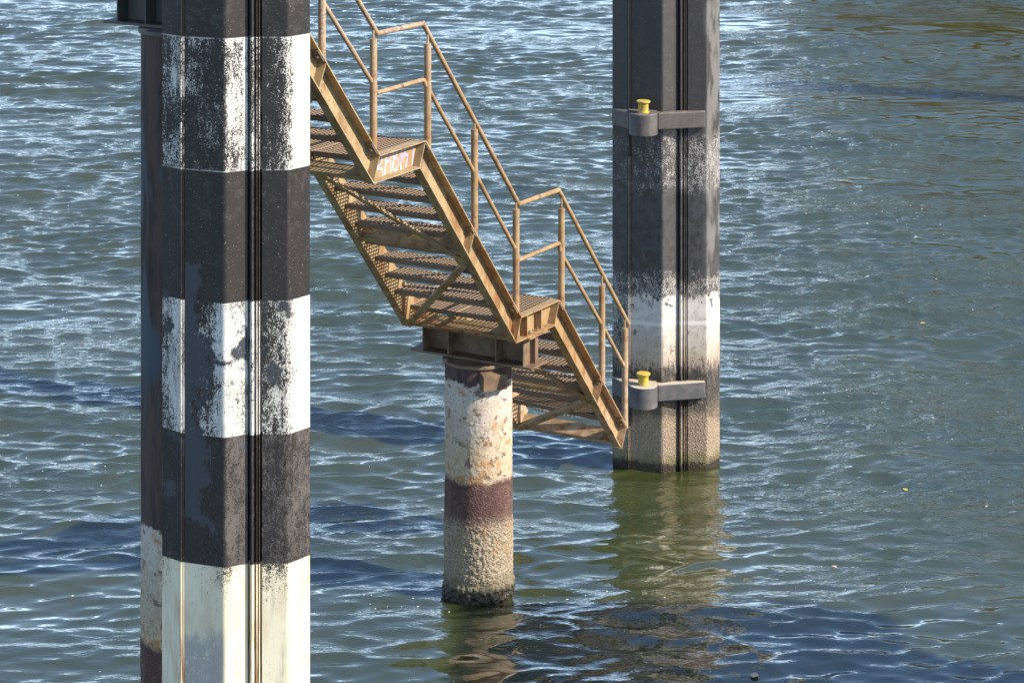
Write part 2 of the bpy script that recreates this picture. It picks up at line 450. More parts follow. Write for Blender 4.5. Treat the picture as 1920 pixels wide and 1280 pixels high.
def mat_dolphin_dark():
    m = NT('scuffed_black_marine_paint')
    t, a, b, c = speck(m)
    blk = black_base(m, a, b)
    big = m.sub(m.noise(4.0, 5, 0.62, off=1.0), 0.5)
    zr = m.add(m.z, m.mul(big, 0.5))
    zr2 = m.add(zr, m.mul(m.sub(c, 0.5), 0.35))
    # old slate repaint in the middle
    col = m.mix(m.mul(m.ss(zr, 3.3, 3.0), m.ss(b, 0.42, 0.56)), blk, (0.030, 0.031, 0.034))
    right = m.ss(m.x, 0.35, 0.46)
    col = m.mix(m.mul(m.mul(right, m.ss(m.noise(5, 5, 0.6, vec=m.scale(1, 1, 0.35), off=2.0), 0.45, 0.6)), 0.7), col, (0.17, 0.165, 0.16))
    # speckled scuff below the upper collar
    sc = m.mul(m.band(zr, 2.95, 3.52, 0.1), mask(m, t, m.lin(m.x, -0.35, 0.1, 0.20, 0.40)))
    col = m.mix(sc, col, (0.42, 0.40, 0.37))
    rs = m.mul(m.ss(m.noise(9, 5, 0.65, vec=m.scale(2, 2, 0.4), off=17.0), 0.62, 0.68), m.ss(m.z, 2.0, 3.2, 1, 0.0))
    col = m.mix(m.mul(rs, 0.6), col, (0.20, 0.10, 0.055))
    # white band, ragged at the top, fly-specked
    wh = m.mix(m.ss(b, 0.35, 0.7), (0.68, 0.645, 0.60), (0.52, 0.475, 0.42))
    wh = m.mix(m.ss(m.voro(48), 0.05, 0.13, 0.55, 0.0), wh, (0.12, 0.10, 0.085))
    wh = m.mix(m.mul(m.ss(m.noise(8, 6, 0.7, off=31.0), 0.60, 0.64), 0.9), wh, (0.05, 0.045, 0.045))
    wh = m.mix(m.mul(m.ss(zr2, 1.05, 1.75, 1.0, 0.0), 0.75), wh, (0.36, 0.275, 0.20))
    wh = m.mix(m.mul(mask(m, t, m.lin(m.z, 1.1, 1.9, 0.30, 0.14)), 0.85), wh, (0.10, 0.085, 0.075))
    wh = m.mix(m.band(m.z, 1.525, 1.565, 0.012), wh, (0.74, 0.70, 0.66))
    wm = m.mul(m.ss(zr2, 1.80, 1.84, 1, 0), 1.0)
    wm = m.math('MAXIMUM', wm, m.mul(m.band(zr2, 1.78, 2.05, 0.02), mask(m, t, 0.38)))
    wm = m.mul(wm, m.mx(m.ss(m.x, -0.45, -0.36), mask(m, t, 0.45)))
    col = m.mix(wm, col, wh)
    zb = m.add(m.z, m.mul(m.sub(t, 0.5), 0.22))
    fuzz = m.mix(m.ss(t, 0.60, 0.80), (0.036, 0.032, 0.031), (0.27, 0.23, 0.18))
    zf = m.add(zb, m.mul(m.sub(c, 0.5), 0.35))
    col = m.mix(m.ss(zf, 1.02, 1.14, 1, 0), col, fuzz)
    crust = m.mix(m.ss(a, 0.40, 0.62), (0.43, 0.335, 0.24), (0.17, 0.125, 0.085))
    crust = m.mix(m.ss(m.voro(38), 0.04, 0.3, 0.6, 0.0), crust, (0.58, 0.50, 0.40))
    tl = m.add(m.z, m.mul(m.sub(m.noise(2.6, 5, 0.6, off=51.0), 0.5), 0.9))
    crust = m.mix(m.mul(m.ss(tl, 0.48, 0.64), 0.75), crust, (0.055, 0.045, 0.04))
    crust = m.mix(m.mul(m.ss(m.noise(6, 6, 0.7, vec=m.scale(1.5, 1.5, 0.3), off=53.0), 0.54, 0.66), 0.55), crust, (0.13, 0.10, 0.07))
    col = m.mix(m.ss(m.add(zb, m.mul(big, 0.3)), 0.60, 0.74, 1, 0), col, crust)
    col = m.mix(m.mul(m.ss(m.z, 0.10, 0.25, 1, 0), m.ss(b, 0.35, 0.6)), col, (0.17, 0.15, 0.07))
    col = m.mix(m.ss(m.add(m.z, m.add(m.mul(m.sub(b, 0.5), 0.22), m.mul(t, 0.08))), 0.09, 0.15, 1, 0), col, (0.028, 0.022, 0.014))
    hb = m.mul(m.add(m.mul(a, 0.7), m.ss(m.voro(50), 0.0, 0.6, 0.8, 0)), m.ss(m.z, 0.55, 1.0, 1.0, 0.05))
    m.bump(hb, 0.8, 0.014)
    return m.fin(col, m.ss(m.z, 0.7, 1.9, 0.75, 0.58), 0.0, m.ss(m.z, 1.0, 2.2, 0.4, 0.85))

def mat_bracket(name, c1, c2, dirt):
    m = NT(name)
    t, a, b, c = speck(m)
    col = m.mix(m.ss(b, 0.4, 0.65), c1, c2)
    nz = m.t.nodes.new('ShaderNodeNewGeometry')
    s = m.t.nodes.new('ShaderNodeSeparateXYZ'); m.lk(nz.outputs['Normal'], s.inputs[0])
    col = m.mix(mask(m, t, 0.09), col, (0.30, 0.26, 0.22))
    top = m.mul(m.ss(s.outputs[2], 0.5, 0.9), mask(m, t, dirt, 0.2))
    col = m.mix(top, col, (0.50, 0.43, 0.34))
    m.bump(a, 0.2, 0.003)
    return m.fin(col, 0.5, 0.0, 0.45)

def mat_yellow():
    m = NT('chipped_yellow_paint')
    t, a, b, c = speck(m)
    col = m.mix(m.ss(b, 0.35, 0.6), (0.60, 0.45, 0.02), (0.50, 0.35, 0.03))
    col = m.mix(mask(m, t, 0.42, 0.12), col, (0.36, 0.28, 0.20))
    col = m.mix(m.mul(m.ss(c, 0.62, 0.68), 0.8), col, (0.14, 0.08, 0.03))
    return m.fin(col, 0.5, 0.0, 0.4)

def mat_plain(name, c, rough=0.6, c2=None, sc=20):
    m = NT(name)
    if c2:
        c = m.mix(m.ss(m.noise(sc, 5, 0.6), 0.35, 0.65), c, c2)
    return m.fin(c, rough)

WATER_BUMP = 0.036
M_water = mat_water()
M_stair = mat_stair(); M_rail = mat_rail(); M_grate = mat_grating(); M_beam = mat_beam(); M_pile = mat_pile()
M_band = mat_dolphin_banded(); M_dark = mat_dolphin_dark()
M_brk1 = mat_bracket('grey_brown_collar_paint', (0.085, 0.075, 0.072), (0.105, 0.095, 0.092), 0.25)
M_brk2 = mat_bracket('dusty_grey_collar_paint', (0.085, 0.085, 0.09), (0.125, 0.12, 0.12), 0.92)
M_yellow = mat_yellow()
M_bolt = mat_plain('bolt_steel', (0.30, 0.24, 0.17), 0.5, (0.12, 0.07, 0.04), 40)
M_graf = mat_plain('lilac_white_spray_paint', (0.56, 0.47, 0.49), 0.7, (0.42, 0.30, 0.46), 9)
M_bank = mat_plain('brick_and_earth_bank', (0.80, 0.42, 0.15), 0.9, (0.36, 0.18, 0.07), 0.35)
M_wood = mat_plain('bank_woodland', (0.035, 0.045, 0.018), 0.9, (0.06, 0.07, 0.03), 0.2)
M_conc = mat_plain('weathered_concrete', (0.34, 0.31, 0.27), 0.85, (0.24, 0.22, 0.19), 2)
M_leafy = mat_plain('yellow_leaf', (0.62, 0.52, 0.06), 0.6, (0.40, 0.34, 0.05), 60)
M_leafb = mat_plain('pale_brown_leaf', (0.50, 0.36, 0.24), 0.6, (0.62, 0.50, 0.40), 50)
M_foam = mat_plain('foam', (0.78, 0.77, 0.72), 0.7)

# ------------------------------------------------------------------ water
def build_water():
    # graded plan grid: fine in front of the camera, coarse towards the horizon
    xs = np.arange(-17.0, 17.001, 0.042)
    g = [xs[-1]]; d = 0.05
    while g[-1] < 1600: d *= 1.28; g.append(g[-1] + d)
    g = np.array(g[1:]); xs = np.concatenate([-g[::-1], xs, g])
    y = [17.5]
    while y[-1] < 68: y.append(y[-1] + 0.024 * (y[-1] / 20.0) ** 1.2)
    ym = len(y); d = y[-1] - y[-2]
    while y[-1] < 4000: d *= 1.2; y.append(y[-1] + d)
    d = 0.03; yb = [17.5]
    while yb[-1] > -1000: d *= 1.35; yb.append(yb[-1] - d)
    ys = np.array(yb[:0:-1] + y)
    dx = np.gradient(xs); dy = np.gradient(ys)
    X, Y = np.meshgrid(xs, ys)
    cell = np.maximum(dx[None, :], dy[:, None])
    Z = np.zeros_like(X); DX = np.zeros_like(X); DY = np.zeros_like(X)
    core_y = np.where((ys > 14) & (ys < 120))[0]; core_x = np.where(np.abs(xs) < 40)[0]
    sl = np.s_[core_y[0]:core_y[-1]+1, core_x[0]:core_x[-1]+1]
    x, yv = X[sl], Y[sl]
    cdx = dx[None, core_x[0]:core_x[-1]+1]; cdy = dy[core_y[0]:core_y[-1]+1, None]
    z = np.zeros_like(x); ax = np.zeros_like(x); ay = np.zeros_like(x)
    # gust field and a lee patch in front of the far dolphin
    gust = np.zeros_like(x)
    for k in range(9):
        a = rng.uniform(0, 6.28); L = rng.uniform(3.0, 12.0)
        gust += np.cos((x*np.cos(a)*0.5 + yv*np.sin(a)) * 6.283 / L + rng.uniform(0, 6.28))
    gust = np.clip(1.0 + 0.13 * gust, 0.55, 1.45)
    near = np.clip((yv - 20.0) / 9.0, 0, 1); gust *= 0.82 + 0.24 * near * near * (3 - 2*near)
    lee = np.exp(-(((x - 1.55) / 0.75) ** 2 + ((yv - 24.7) / 1.5) ** 2))
    lee2 = np.exp(-(((x + 0.30) / 0.45) ** 2 + ((yv - 21.9) / 0.6) ** 2))
    calm = np.clip(1 - 0.62 * lee - 0.4 * lee2, 0, 1)
    NW = 150
    lam = np.exp(np.linspace(np.log(0.10), np.log(2.2), NW))
    for L in lam:
        sig = 0.42 if L > 0.9 else (0.28 if L > 0.26 else 0.44)
        th = rng.normal(-math.pi / 2 + 0.08, sig)
        band = np.exp(-(np.log(L / 0.27) / 0.62) ** 2)
        s = (0.0120 + 0.0300 * band) * rng.uniform(0.6, 1.35)
        if L > 1.2: s *= 0.85
        amp = s * L / 6.2832
        k = 6.2832 / L
        ph = k * (x*math.cos(th) + yv*math.sin(th)) + rng.uniform(0, 6.28)
        # slow phase wander breaks the crests into short lengths
        ph += 1.05 * np.sin(x * rng.uniform(0.5, 1.1) / max(L, .3) + rng.uniform(0, 6.28)) + 0.8 * np.sin(yv * rng.uniform(0.3, 0.9) / max(L, .4) + rng.uniform(0, 6.28))
        ce = abs(math.cos(th)) * cdx + abs(math.sin(th)) * cdy
        f = np.clip((L / ce - 2.2) / 1.8, 0, 1)
        w = f * gust * (calm if L < 1.2 else 0.5 + 0.5 * calm)
        z += amp * w * np.cos(ph)
        q = 1.0
        ax -= q * amp * w * math.cos(th) * np.sin(ph); ay -= q * amp * w * math.sin(th) * np.sin(ph)
    Z[sl] = z; DX[sl] = ax; DY[sl] = ay
    nx, ny = len(xs), len(ys)
    co = np.stack([(X + DX).ravel(), (Y + DY).ravel(), Z.ravel()], 1).astype(np.float32)
    idx = np.arange(nx * ny, dtype=np.int32).reshape(ny, nx)
    q = np.stack([idx[:-1, :-1].ravel(), idx[:-1, 1:].ravel(), idx[1:, 1:].ravel(), idx[1:, :-1].ravel()], 1)
    me = bpy.data.meshes.new('water')
    me.vertices.add(len(co)); me.vertices.foreach_set('co', co.ravel())
    me.loops.add(q.size); me.loops.foreach_set('vertex_index', q.ravel())
    me.polygons.add(len(q))
    me.polygons.foreach_set('loop_start', np.arange(0, q.size, 4, dtype=np.int32))
    me.polygons.foreach_set('loop_total', np.full(len(q), 4, dtype=np.int32))
    me.polygons.foreach_set('use_smooth', np.ones(len(q), dtype=bool))
    me.materials.append(M_water)
    me.update(calc_edges=True); me.validate()
    o = link('water', me); o['kind'] = 'structure'
    print('water', nx, ny, 'rms slope y', float(np.std(np.diff(z[:, 400]) / np.diff(yv[:, 400]))))
    def height(px, py):
        i = np.searchsorted(ys, py); j = np.searchsorted(xs, px)
        return float(Z[i, j])
    return height
water_h = build_water()

# warm earth bank beyond the right edge and wooded far bank: the photograph shows them as reflections
def bank(name, path, prof, mat, wob):
    m = MB(); g = np.random.default_rng(5)
    n = len(path)
    for i, (x, y) in enumerate(path):
        x0, y0 = path[max(i-1, 0)]; x1, y1 = path[min(i+1, n-1)]
        d = Vector((x1-x0, y1-y0)).normalized(); nn = Vector((-d.y, d.x))
        hh = 1 + wob*g.uniform(-1, 1)
        for o_, z in prof:
            jx = g.uniform(-1, 1)*wob*4 if 1 < z else 0
            m.v.append((x + nn.x*(o_ + jx), y + nn.y*(o_ + jx), z*hh if z > 3 else z))
    k = len(prof)
    for i in range(n-1):
        for j in range(k-1):
            a = i*k+j; m.f.append((a, a+k, a+k+1, a+1))
    o = m.build(name, mat); o['kind'] = 'structure'
bank('river_bank', [(23.5 + i*1.6, 96 - i*0.45 + 1.0*math.sin(i*0.7)) for i in range(70)], [(0, -2), (0.3, 2.0), (2.5, 5.0), (4, 11), (8, 15), (14, 16), (60, 16), (60, -2)], M_bank, 0.28)
bank('far_bank', [(-420 + i*5.0, 235 + 8*math.sin(i*0.31)) for i in range(170)], [(0, -2), (1, 1.5), (5, 3.5), (8, 5.5), (16, 7.5), (90, 8), (90, -2)], M_wood, 0.35)

# ------------------------------------------------------------------ stair frame
TH = R(29.7)
O = Vector(((897 - 960) / 4600 * 22.5, 22.5, 0))
RZ = R(90 - 29.7)

# ------------------------------------------------------------------ dolphins (bundled sheet piles)
PROFILE = [('A', (0.0, 0.0), (0.142, -0.115)), ('B', (0.178, -0.131), (0.467, -0.236)), ('C', (0.467, -0.236), (0.617, -0.156)),
           ('D', (0.717, -0.156), (0.902, -0.156)), ('E', (0.902, -0.156), (1.036, 0.006))]
BACK = [(1.036, 0.006), (0.99, 0.30), (0.80, 0.44), (0.53, 0.47), (0.24, 0.44), (0.05, 0.30), (0.0, 0.0)]
COV = {  # start/end values of the paint wear along each facet
 'A': dict(cov1=(.22,.46), cov3=(.30,.75), grey=(.30,.12), wear=(.10,.20), chip=(.45,.15), tan=(.15,.5), lilac=(0,0), rust=(0,.35)),
 'B': dict(cov1=(.22,.16), cov3=(-.1,.72), grey=(.95,.30), wear=(.05,.10), chip=(.10,.42), tan=(.2,.5), lilac=(1,.9), rust=(0,0)),
 'C': dict(cov1=(.52,.60), cov3=(.72,.55), grey=(.22,.34), wear=(.46,.52), chip=(.62,.05), tan=(0,.1), lilac=(0,0), rust=(0,.0)),
 'D': dict(cov1=(.03,.46), cov3=(.26,.50), grey=(.34,.20), wear=(.34,.44), chip=(.55,.50), tan=(.45,.25), lilac=(0,0), rust=(0,0)),
 'E': dict(cov1=(.55,1.15), cov3=(.62,1.0), grey=(.02,.0), wear=(.46,.52), chip=(.25,.05), tan=(.55,.95), lilac=(0,0), rust=(0,0)),
 'I': dict(cov1=(.45,.45), cov3=(.62,.62), grey=(.05,.05), wear=(.2,.2), chip=(.02,.02), tan=(.3,.3), lilac=(0,0), rust=(.85,.85)),
 'K': dict(cov1=(.4,.4), cov3=(.5,.5), grey=(.1,.1), wear=(.3,.3), chip=(.1,.1), tan=(.2,.2), lilac=(0,0), rust=(0,0)),
}
def ribbon(poly, keys, z0, z1, name, mat, parent):
    """vertical sheet through plan points; keys = per-point dict of wear attributes"""
    zs = [z0, 0.5, 1.0, 2.0, 3.0, 4.0, 5.0, 6.0, z1]
    n = len(poly)
    v = [(x, y, z) for z in zs for x, y in poly]
    f = [(r*n+i, r*n+i+1, (r+1)*n+i+1, (r+1)*n+i) for r in range(len(zs)-1) for i in range(n-1)]
    me = bpy.data.meshes.new(name); me.from_pydata(v, [], f)
    for k in keys[0]:
        a = me.attributes.new(k, 'FLOAT', 'POINT')
        a.data.foreach_set('value', [kk[k] for _ in zs for kk in keys])
    me.materials.append(mat)
    return link(name, me, parent)
def facet_pts(nm, p, q, s, c, bend0=False, bend1=False):
    pts = []; keys = []
    for t in (0.0, 0.33, 0.67, 1.0):
        pts.append(((p[0] + (q[0]-p[0])*t - c[0])*s, (p[1] + (q[1]-p[1])*t - c[1])*s))
        keys.append({k: a + (b-a)*t for k, (a, b) in COV[nm].items()})
    return pts, keys
def round_join(P, K, Q, L, r=0.02):
    """join two facets with a small rolled bend"""
    a = Vector(P[-1]); d0 = (Vector(P[-1]) - Vector(P[-2])).normalized(); d1 = (Vector(Q[1]) - Vector(Q[0])).normalized()
    s0 = a - d0*r; s1 = a + d1*r
    arc = []; ak = []
    for i in range(7):
        t = i/6
        p = s0*(1-t)**2 + a*2*t*(1-t) + s1*t*t
        arc.append(tuple(p)); ak.append({k: K[-1][k]*(1-t) + L[0][k]*t for k in K[-1]})
    return P[:-1] + arc + Q[1:], K[:-1] + ak + L[1:]
RIBS = [(0,0),(0.02,-.055),(.13,-.055),(.15,-.01),(.18,.012),(.24,.024),(.32,.028),(.40,.024),(.46,.010),(.48,-.03),(.55,-.03),(.57,.0),(.60,.012),(.64,.015),(.68,.010),(.70,-.015),(.715,-.03),(.76,-.03),(.775,.0),(.80,.010),(.84,.008),(.86,-.035),(.97,-.045),(1.0,0)]
def interlock_pts(p, q, s, c):
    p = Vector(p); q = Vector(q); d = q - p; nrm = Vector((d.y, -d.x)).normalized()
    pts = []
    for t, h in RIBS:
        w = p + d*t + nrm*h*min(1.0, d.length/0.09)
        pts.append(((w.x-c[0])*s, (w.y-c[1])*s))
    return pts
def make_dolphin(label, px_c, Y, s, mat, z1, group):
    c = (0.518, 0.12)
    root = thing('mooring_dolphin', label, 'mooring dolphin', ((px_c - 960)/4600*Y, Y, 0), 0, group)
    F = {n: facet_pts(n, p, q, s, c) for n, p, q in PROFILE}
    bk = [((x-c[0])*s, (y-c[1])*s) for x, y in BACK]
    kk = {k: a for k, (a, b) in COV['K'].items()}
    z0 = -1.5
    # four rolled sheets
    P, K = round_join(F['B'][0], F['B'][1], F['C'][0], F['C'][1]); ribbon(P, K, z0, z1, 'steel_sheet', mat, root)
    P, K = round_join(F['D'][0], F['D'][1], F['E'][0], F['E'][1])
    ribbon(P + bk[1:3], K + [kk]*2, z0, z1, 'steel_sheet', mat, root)
    ribbon(bk[4:6] + F['A'][0], [kk]*2 + F['A'][1], z0, z1, 'steel_sheet', mat, root)
    ribbon(bk[2:5], [kk]*3, z0, z1, 'steel_sheet', mat, root)
    for p, q in ((PROFILE[0][2], PROFILE[1][1]), (PROFILE[2][2], PROFILE[3][1])):
        ip = interlock_pts(p, q, s, c); ki = {k: a for k, (a, b) in COV['I'].items()}
        ribbon(ip, [ki]*len(ip), z0, z1, 'interlock_rib', mat, root)
    # closing plate at the top
    t = MB(); t.prism(F['A'][0] + F['B'][0] + F['C'][0][1:] + F['D'][0] + F['E'][0][1:] + bk[1:-1], z1, z1 + 0.03)
    t.build('top_plate', M_brk1, root)
    return root, c
GD = 'steel mooring dolphins'
dolA, cA = make_dolphin('near black and white banded steel mooring dolphin standing in the foreground', 446, 17.32, 1.0, M_band, 10.5, GD)
dolB, cB = make_dolphin('dark mooring dolphin with two yellow bollards, white band and crusted foot beyond the stair', 1247.5, 26.20, 1.10, M_dark, 11.5, GD)

dolC, cC = make_dolphin('black steel mooring dolphin standing off to the right whose long shadow crosses the far water', 0, 46.3, 1.1, M_dark, 6.9, GD)
dolC.location.x = 13.4
pier = thing('bridge_pier', 'concrete bridge pier standing off to the right that shades the near water', 'bridge pier', (10.8, 15.6, 0))
pm = MB(); pm.prism([(-1.1, -2.6), (0, -3.3), (1.1, -2.6), (1.1, 2.2), (0, 2.9), (-1.1, 2.2)], -2, 6.6); pm.build('pier_shaft', M_conc, pier)
pm = MB(); pm.box((-1.5, -3.5, 6.6), (1.5, 3.1, 7.3)); pm.build('pier_cap', M_conc, pier)

# mooring collars with bollards on the far dolphin
def collar(ztop, zbot, mat, label, blab):
    s = 1.10
    def L(x, y): return Vector(((x - cB[0])*s, (y - cB[1])*s))
    e = bpy.data.objects.new('mooring_collar', None); C.objects.link(e); e.parent = dolB; e.empty_display_size = .1
    e['label'] = label
    bc = L(0.280, -0.325); r = 0.150
    hz = ztop - zbot
    # boss: half round nose, square back
    nose = []
    for i in range(19):
        w = R(185 + 175*i/18)
        nose.append((bc.x + r*math.cos(w), bc.y + r*math.sin(w)))
    poly = nose + [(bc.x + r*0.98, bc.y + 0.14), (bc.x - r*0.98, bc.y + 0.22)]
    b = MB(); b.prism(poly, zbot - 0.03, ztop); o = b.build('boss', mat, e, smooth=40); bev(o, 0.008)
    # right arm
    def arm(p, q, th, z0, z1):
        d = (q - p).normalized(); n = Vector((-d.y, d.x))
        m = MB(); m.prism([tuple(p), tuple(q), tuple(q + n*th), tuple(p + n*th)], z0, z1)
        o = m.build('arm', mat, e); bev(o, 0.012)
    p = Vector((bc.x + r + 0.004, bc.y + 0.02)); q = L(0.885, -0.195)
    arm(p, q, 0.11, zbot + 0.012, ztop - 0.012)
    p = L(-0.01, -0.03); q = Vector((bc.x - r - 0.003, bc.y + 0.035))
    arm(p, q, 0.11, zbot + 0.012, ztop - 0.012)
    bo = MB()
    bo.lathe([(0.060,0),(0.060,0.010),(0.054,0.012),(0.054,0.092),(0.058,0.098),(0.070,0.104),(0.074,0.110),(0.074,0.120),(0.068,0.126)], (bc.x, bc.y - 0.01, ztop + 0.0005), 28)
    o = bo.build('bollard', M_yellow, e, smooth=40)
    if blab: o['label'] = blab
def bev(o, w):
    m = o.modifiers.new('bevel', 'BEVEL'); m.width = w; m.segments = 2; m.limit_method = 'ANGLE'
collar(3.80, 3.60, M_brk1, 'upper grey brown mooring collar', 'clean yellow bollard on the upper collar')
collar(0.95, 0.75, M_brk2, 'lower grey mooring collar with pale silt on top', 'yellow bollard with a dusty cap on the lower collar')

# ------------------------------------------------------------------ round piles
def make_pile(label, loc, ztop, group, lug):
    root = thing('round_pile', label, 'support pile', loc, RZ, group)
    r0 = 0.313
    nA = 240
    zs = list(np.arange(-0.6, 0, 0.03)) + list(np.arange(0, 2.0, 0.0095)) + list(np.arange(2.0, ztop, 0.03)) + [ztop]
    zs[-1] = ztop + 0.019
    zs = np.array(zs); nz = len(zs)
    an = np.linspace(0, 2*math.pi, nA, endpoint=False)
    H = np.zeros((nz, nA)); circ = 2*math.pi*r0
    g = np.random.default_rng(int(ztop*100))
    def splat(count, zl, zh, rmin, rmax, hk):
        for _ in range(count):
            zc = g.uniform(zl, zh); ac = g.integers(0, nA); rr = g.uniform(rmin, rmax)
            i0, i1 = np.searchsorted(zs, [zc-rr, zc+rr]); w = int(rr/circ*nA)+1
            js = (np.arange(ac-w, ac+w+1)) % nA
            dd = np.sqrt(((zs[i0:i1]-zc)[:, None])**2 + ((np.arange(-w, w+1)*circ/nA)[None, :])**2)/rr
            h = hk*rr*np.clip(1-dd**2, 0, 1)**0.6
            blk = H[i0:i1][:, js]
            H[np.ix_(range(i0, i1), js)] = np.maximum(blk, h)
    splat(3800, 0.02, 0.70, 0.008, 0.018, 0.70)
    splat(700, 0.70, 1.10, 0.008, 0.016, 0.25)
    splat(500, 1.10, 1.45, 0.006, 0.014, 0.32)
    for _ in range(26):
        zc = g.uniform(1.12, 1.75); splat(18, zc, zc + 0.07, 0.005, 0.012, 0.40)
    splat(260, 1.45, 1.85, 0.006, 0.014, 0.20)
    splat(300, 0.0, 0.14, 0.015, 0.03, 1.0)
    # rust swellings
    u_ = an[None, :]; z_ = zs[:, None]
    sw = sum(np.cos(k*u_ + a + b*z_) for k, a, b in [(g.integers(1, 7), g.uniform(0, 6), g.uniform(-9, 9)) for _ in range(8)])
    H += 0.0012*sw*np.clip((2.0 - z_)/0.6, 0.15, 1)
    rad = r0 + H - 0.004
    X = rad*np.cos(an)[None, :]; Yv = rad*np.sin(an)[None, :]; Zv = np.repeat(zs[:, None], nA, 1)
    co = np.stack([X, Yv, Zv], -1).reshape(-1, 3)
    f = [(r*nA+i, r*nA+(i+1) % nA, (r+1)*nA+(i+1) % nA, (r+1)*nA+i) for r in range(nz-1) for i in range(nA)]
    me = bpy.data.meshes.new('tube'); me.from_pydata(co.tolist(), [], f)
    me.polygons.foreach_set('use_smooth', [True]*len(f)); me.materials.append(M_pile)
    link('tube', me, root)
    cp = MB(); cp.lathe([(0.30, ztop+0.018), (0.326, ztop+0.020), (0.330, ztop+0.024), (0.330, ztop+0.048), (0.327, ztop+0.052)], n=48); cp.build('cap_plate', M_beam, root, smooth=40)
    zb = ztop + 0.054
    zt = zb + 0.27
    bm = MB()
    bm.box((-0.15, -0.64, zb), (0.15, 0.64, zb+0.02)); bm.box((-0.15, -0.60, zt-0.018), (0.15, 0.60, zt)); bm.box((-0.006, -0.60, zb+0.02), (0.006, 0.60, zt-0.018))
    beam = bm.build('support_beam', M_beam, root)
    for v in (-0.545, -0.26, 0.245, 0.515):
        for sgn in (-1, 1):
            st = MB(); x0, x1 = sorted((sgn*0.0065, sgn*0.135)); st.box((x0, v-0.006, zb+0.0205), (x1, v+0.006, zt-0.0185)); st.build('stiffener', M_beam, beam)
    if lug:
        # welded lug with a sloping top, and the lifting ears below the cap
        w = MB()
        ang = R(180 - 29.7 + 90)                                   # faces the near side
        def at(a, rr, z): return (rr*math.cos(a), rr*math.sin(a), z)
        a0 = math.atan2(-0.28, -0.22) ; 
        for aa, wid, z0, z1, out in ((R(235.3), 0.118, 1.945, 2.100, 0.06),):
            cx, cy = math.cos(aa), math.sin(aa); tx, ty = -cy, cx
            P = lambda t, rr, z: (rr*cx + t*tx, rr*cy + t*ty, z)
            w.hexa([P(-wid, .27, z0), P(wid, .27, z0), P(wid, r0+out, z0), P(-wid, r0+out, z0), P(-wid, .27, z1+.015), P(wid, .27, z1+.015), P(wid, r0+out, z1-.02), P(-wid, r0+out, z1-.02)])
        w.build('welded_lug', M_beam, root)
    return root
GP = 'round steel support piles'
make_pile('squat round pile crusted with barnacles carrying a beam under the lower stair landing', O, 2.105, GP, True)
make_pile('tall rusty round pile half hidden behind the banded dolphin on the left', ((263-960)/4600*18.77 + 0.316, 18.77, 0), 5.69, GP, False)

# ------------------------------------------------------------------ staircase
stair = thing('steel_staircase', 'ochre brown steel staircase with pipe handrail zigzagging down to the water between the dolphins', 'staircase', O, RZ)
D = 0.218
def offset(poly, d):
    out = []
    n = len(poly)
    for i in range(n):
        p = Vector(poly[i])
        d0 = (p - Vector(poly[i-1])).normalized() if i else None
        d1 = (Vector(poly[i+1]) - p).normalized() if i < n-1 else None
        if d0 is None: d0 = d1
        if d1 is None: d1 = d0
        n0 = Vector((d0.y, -d0.x)); n1 = Vector((d1.y, -d1.x))
        b = (n0 + n1).normalized()
        out.append(tuple(p + b*d/b.dot(n0)))
    return out
T = [(-4.85, 6.255), (-4.14, 6.255), (-2.59, 4.522), (-1.88, 4.520), (-0.25, 2.662), (0.463, 2.650), (1.845, 1.095)]
B = offset(T, D)
T1 = offset(T, 0.011); B1 = offset(T, D - 0.011)
VW, VF = 0.52, 0.60
near_s = None
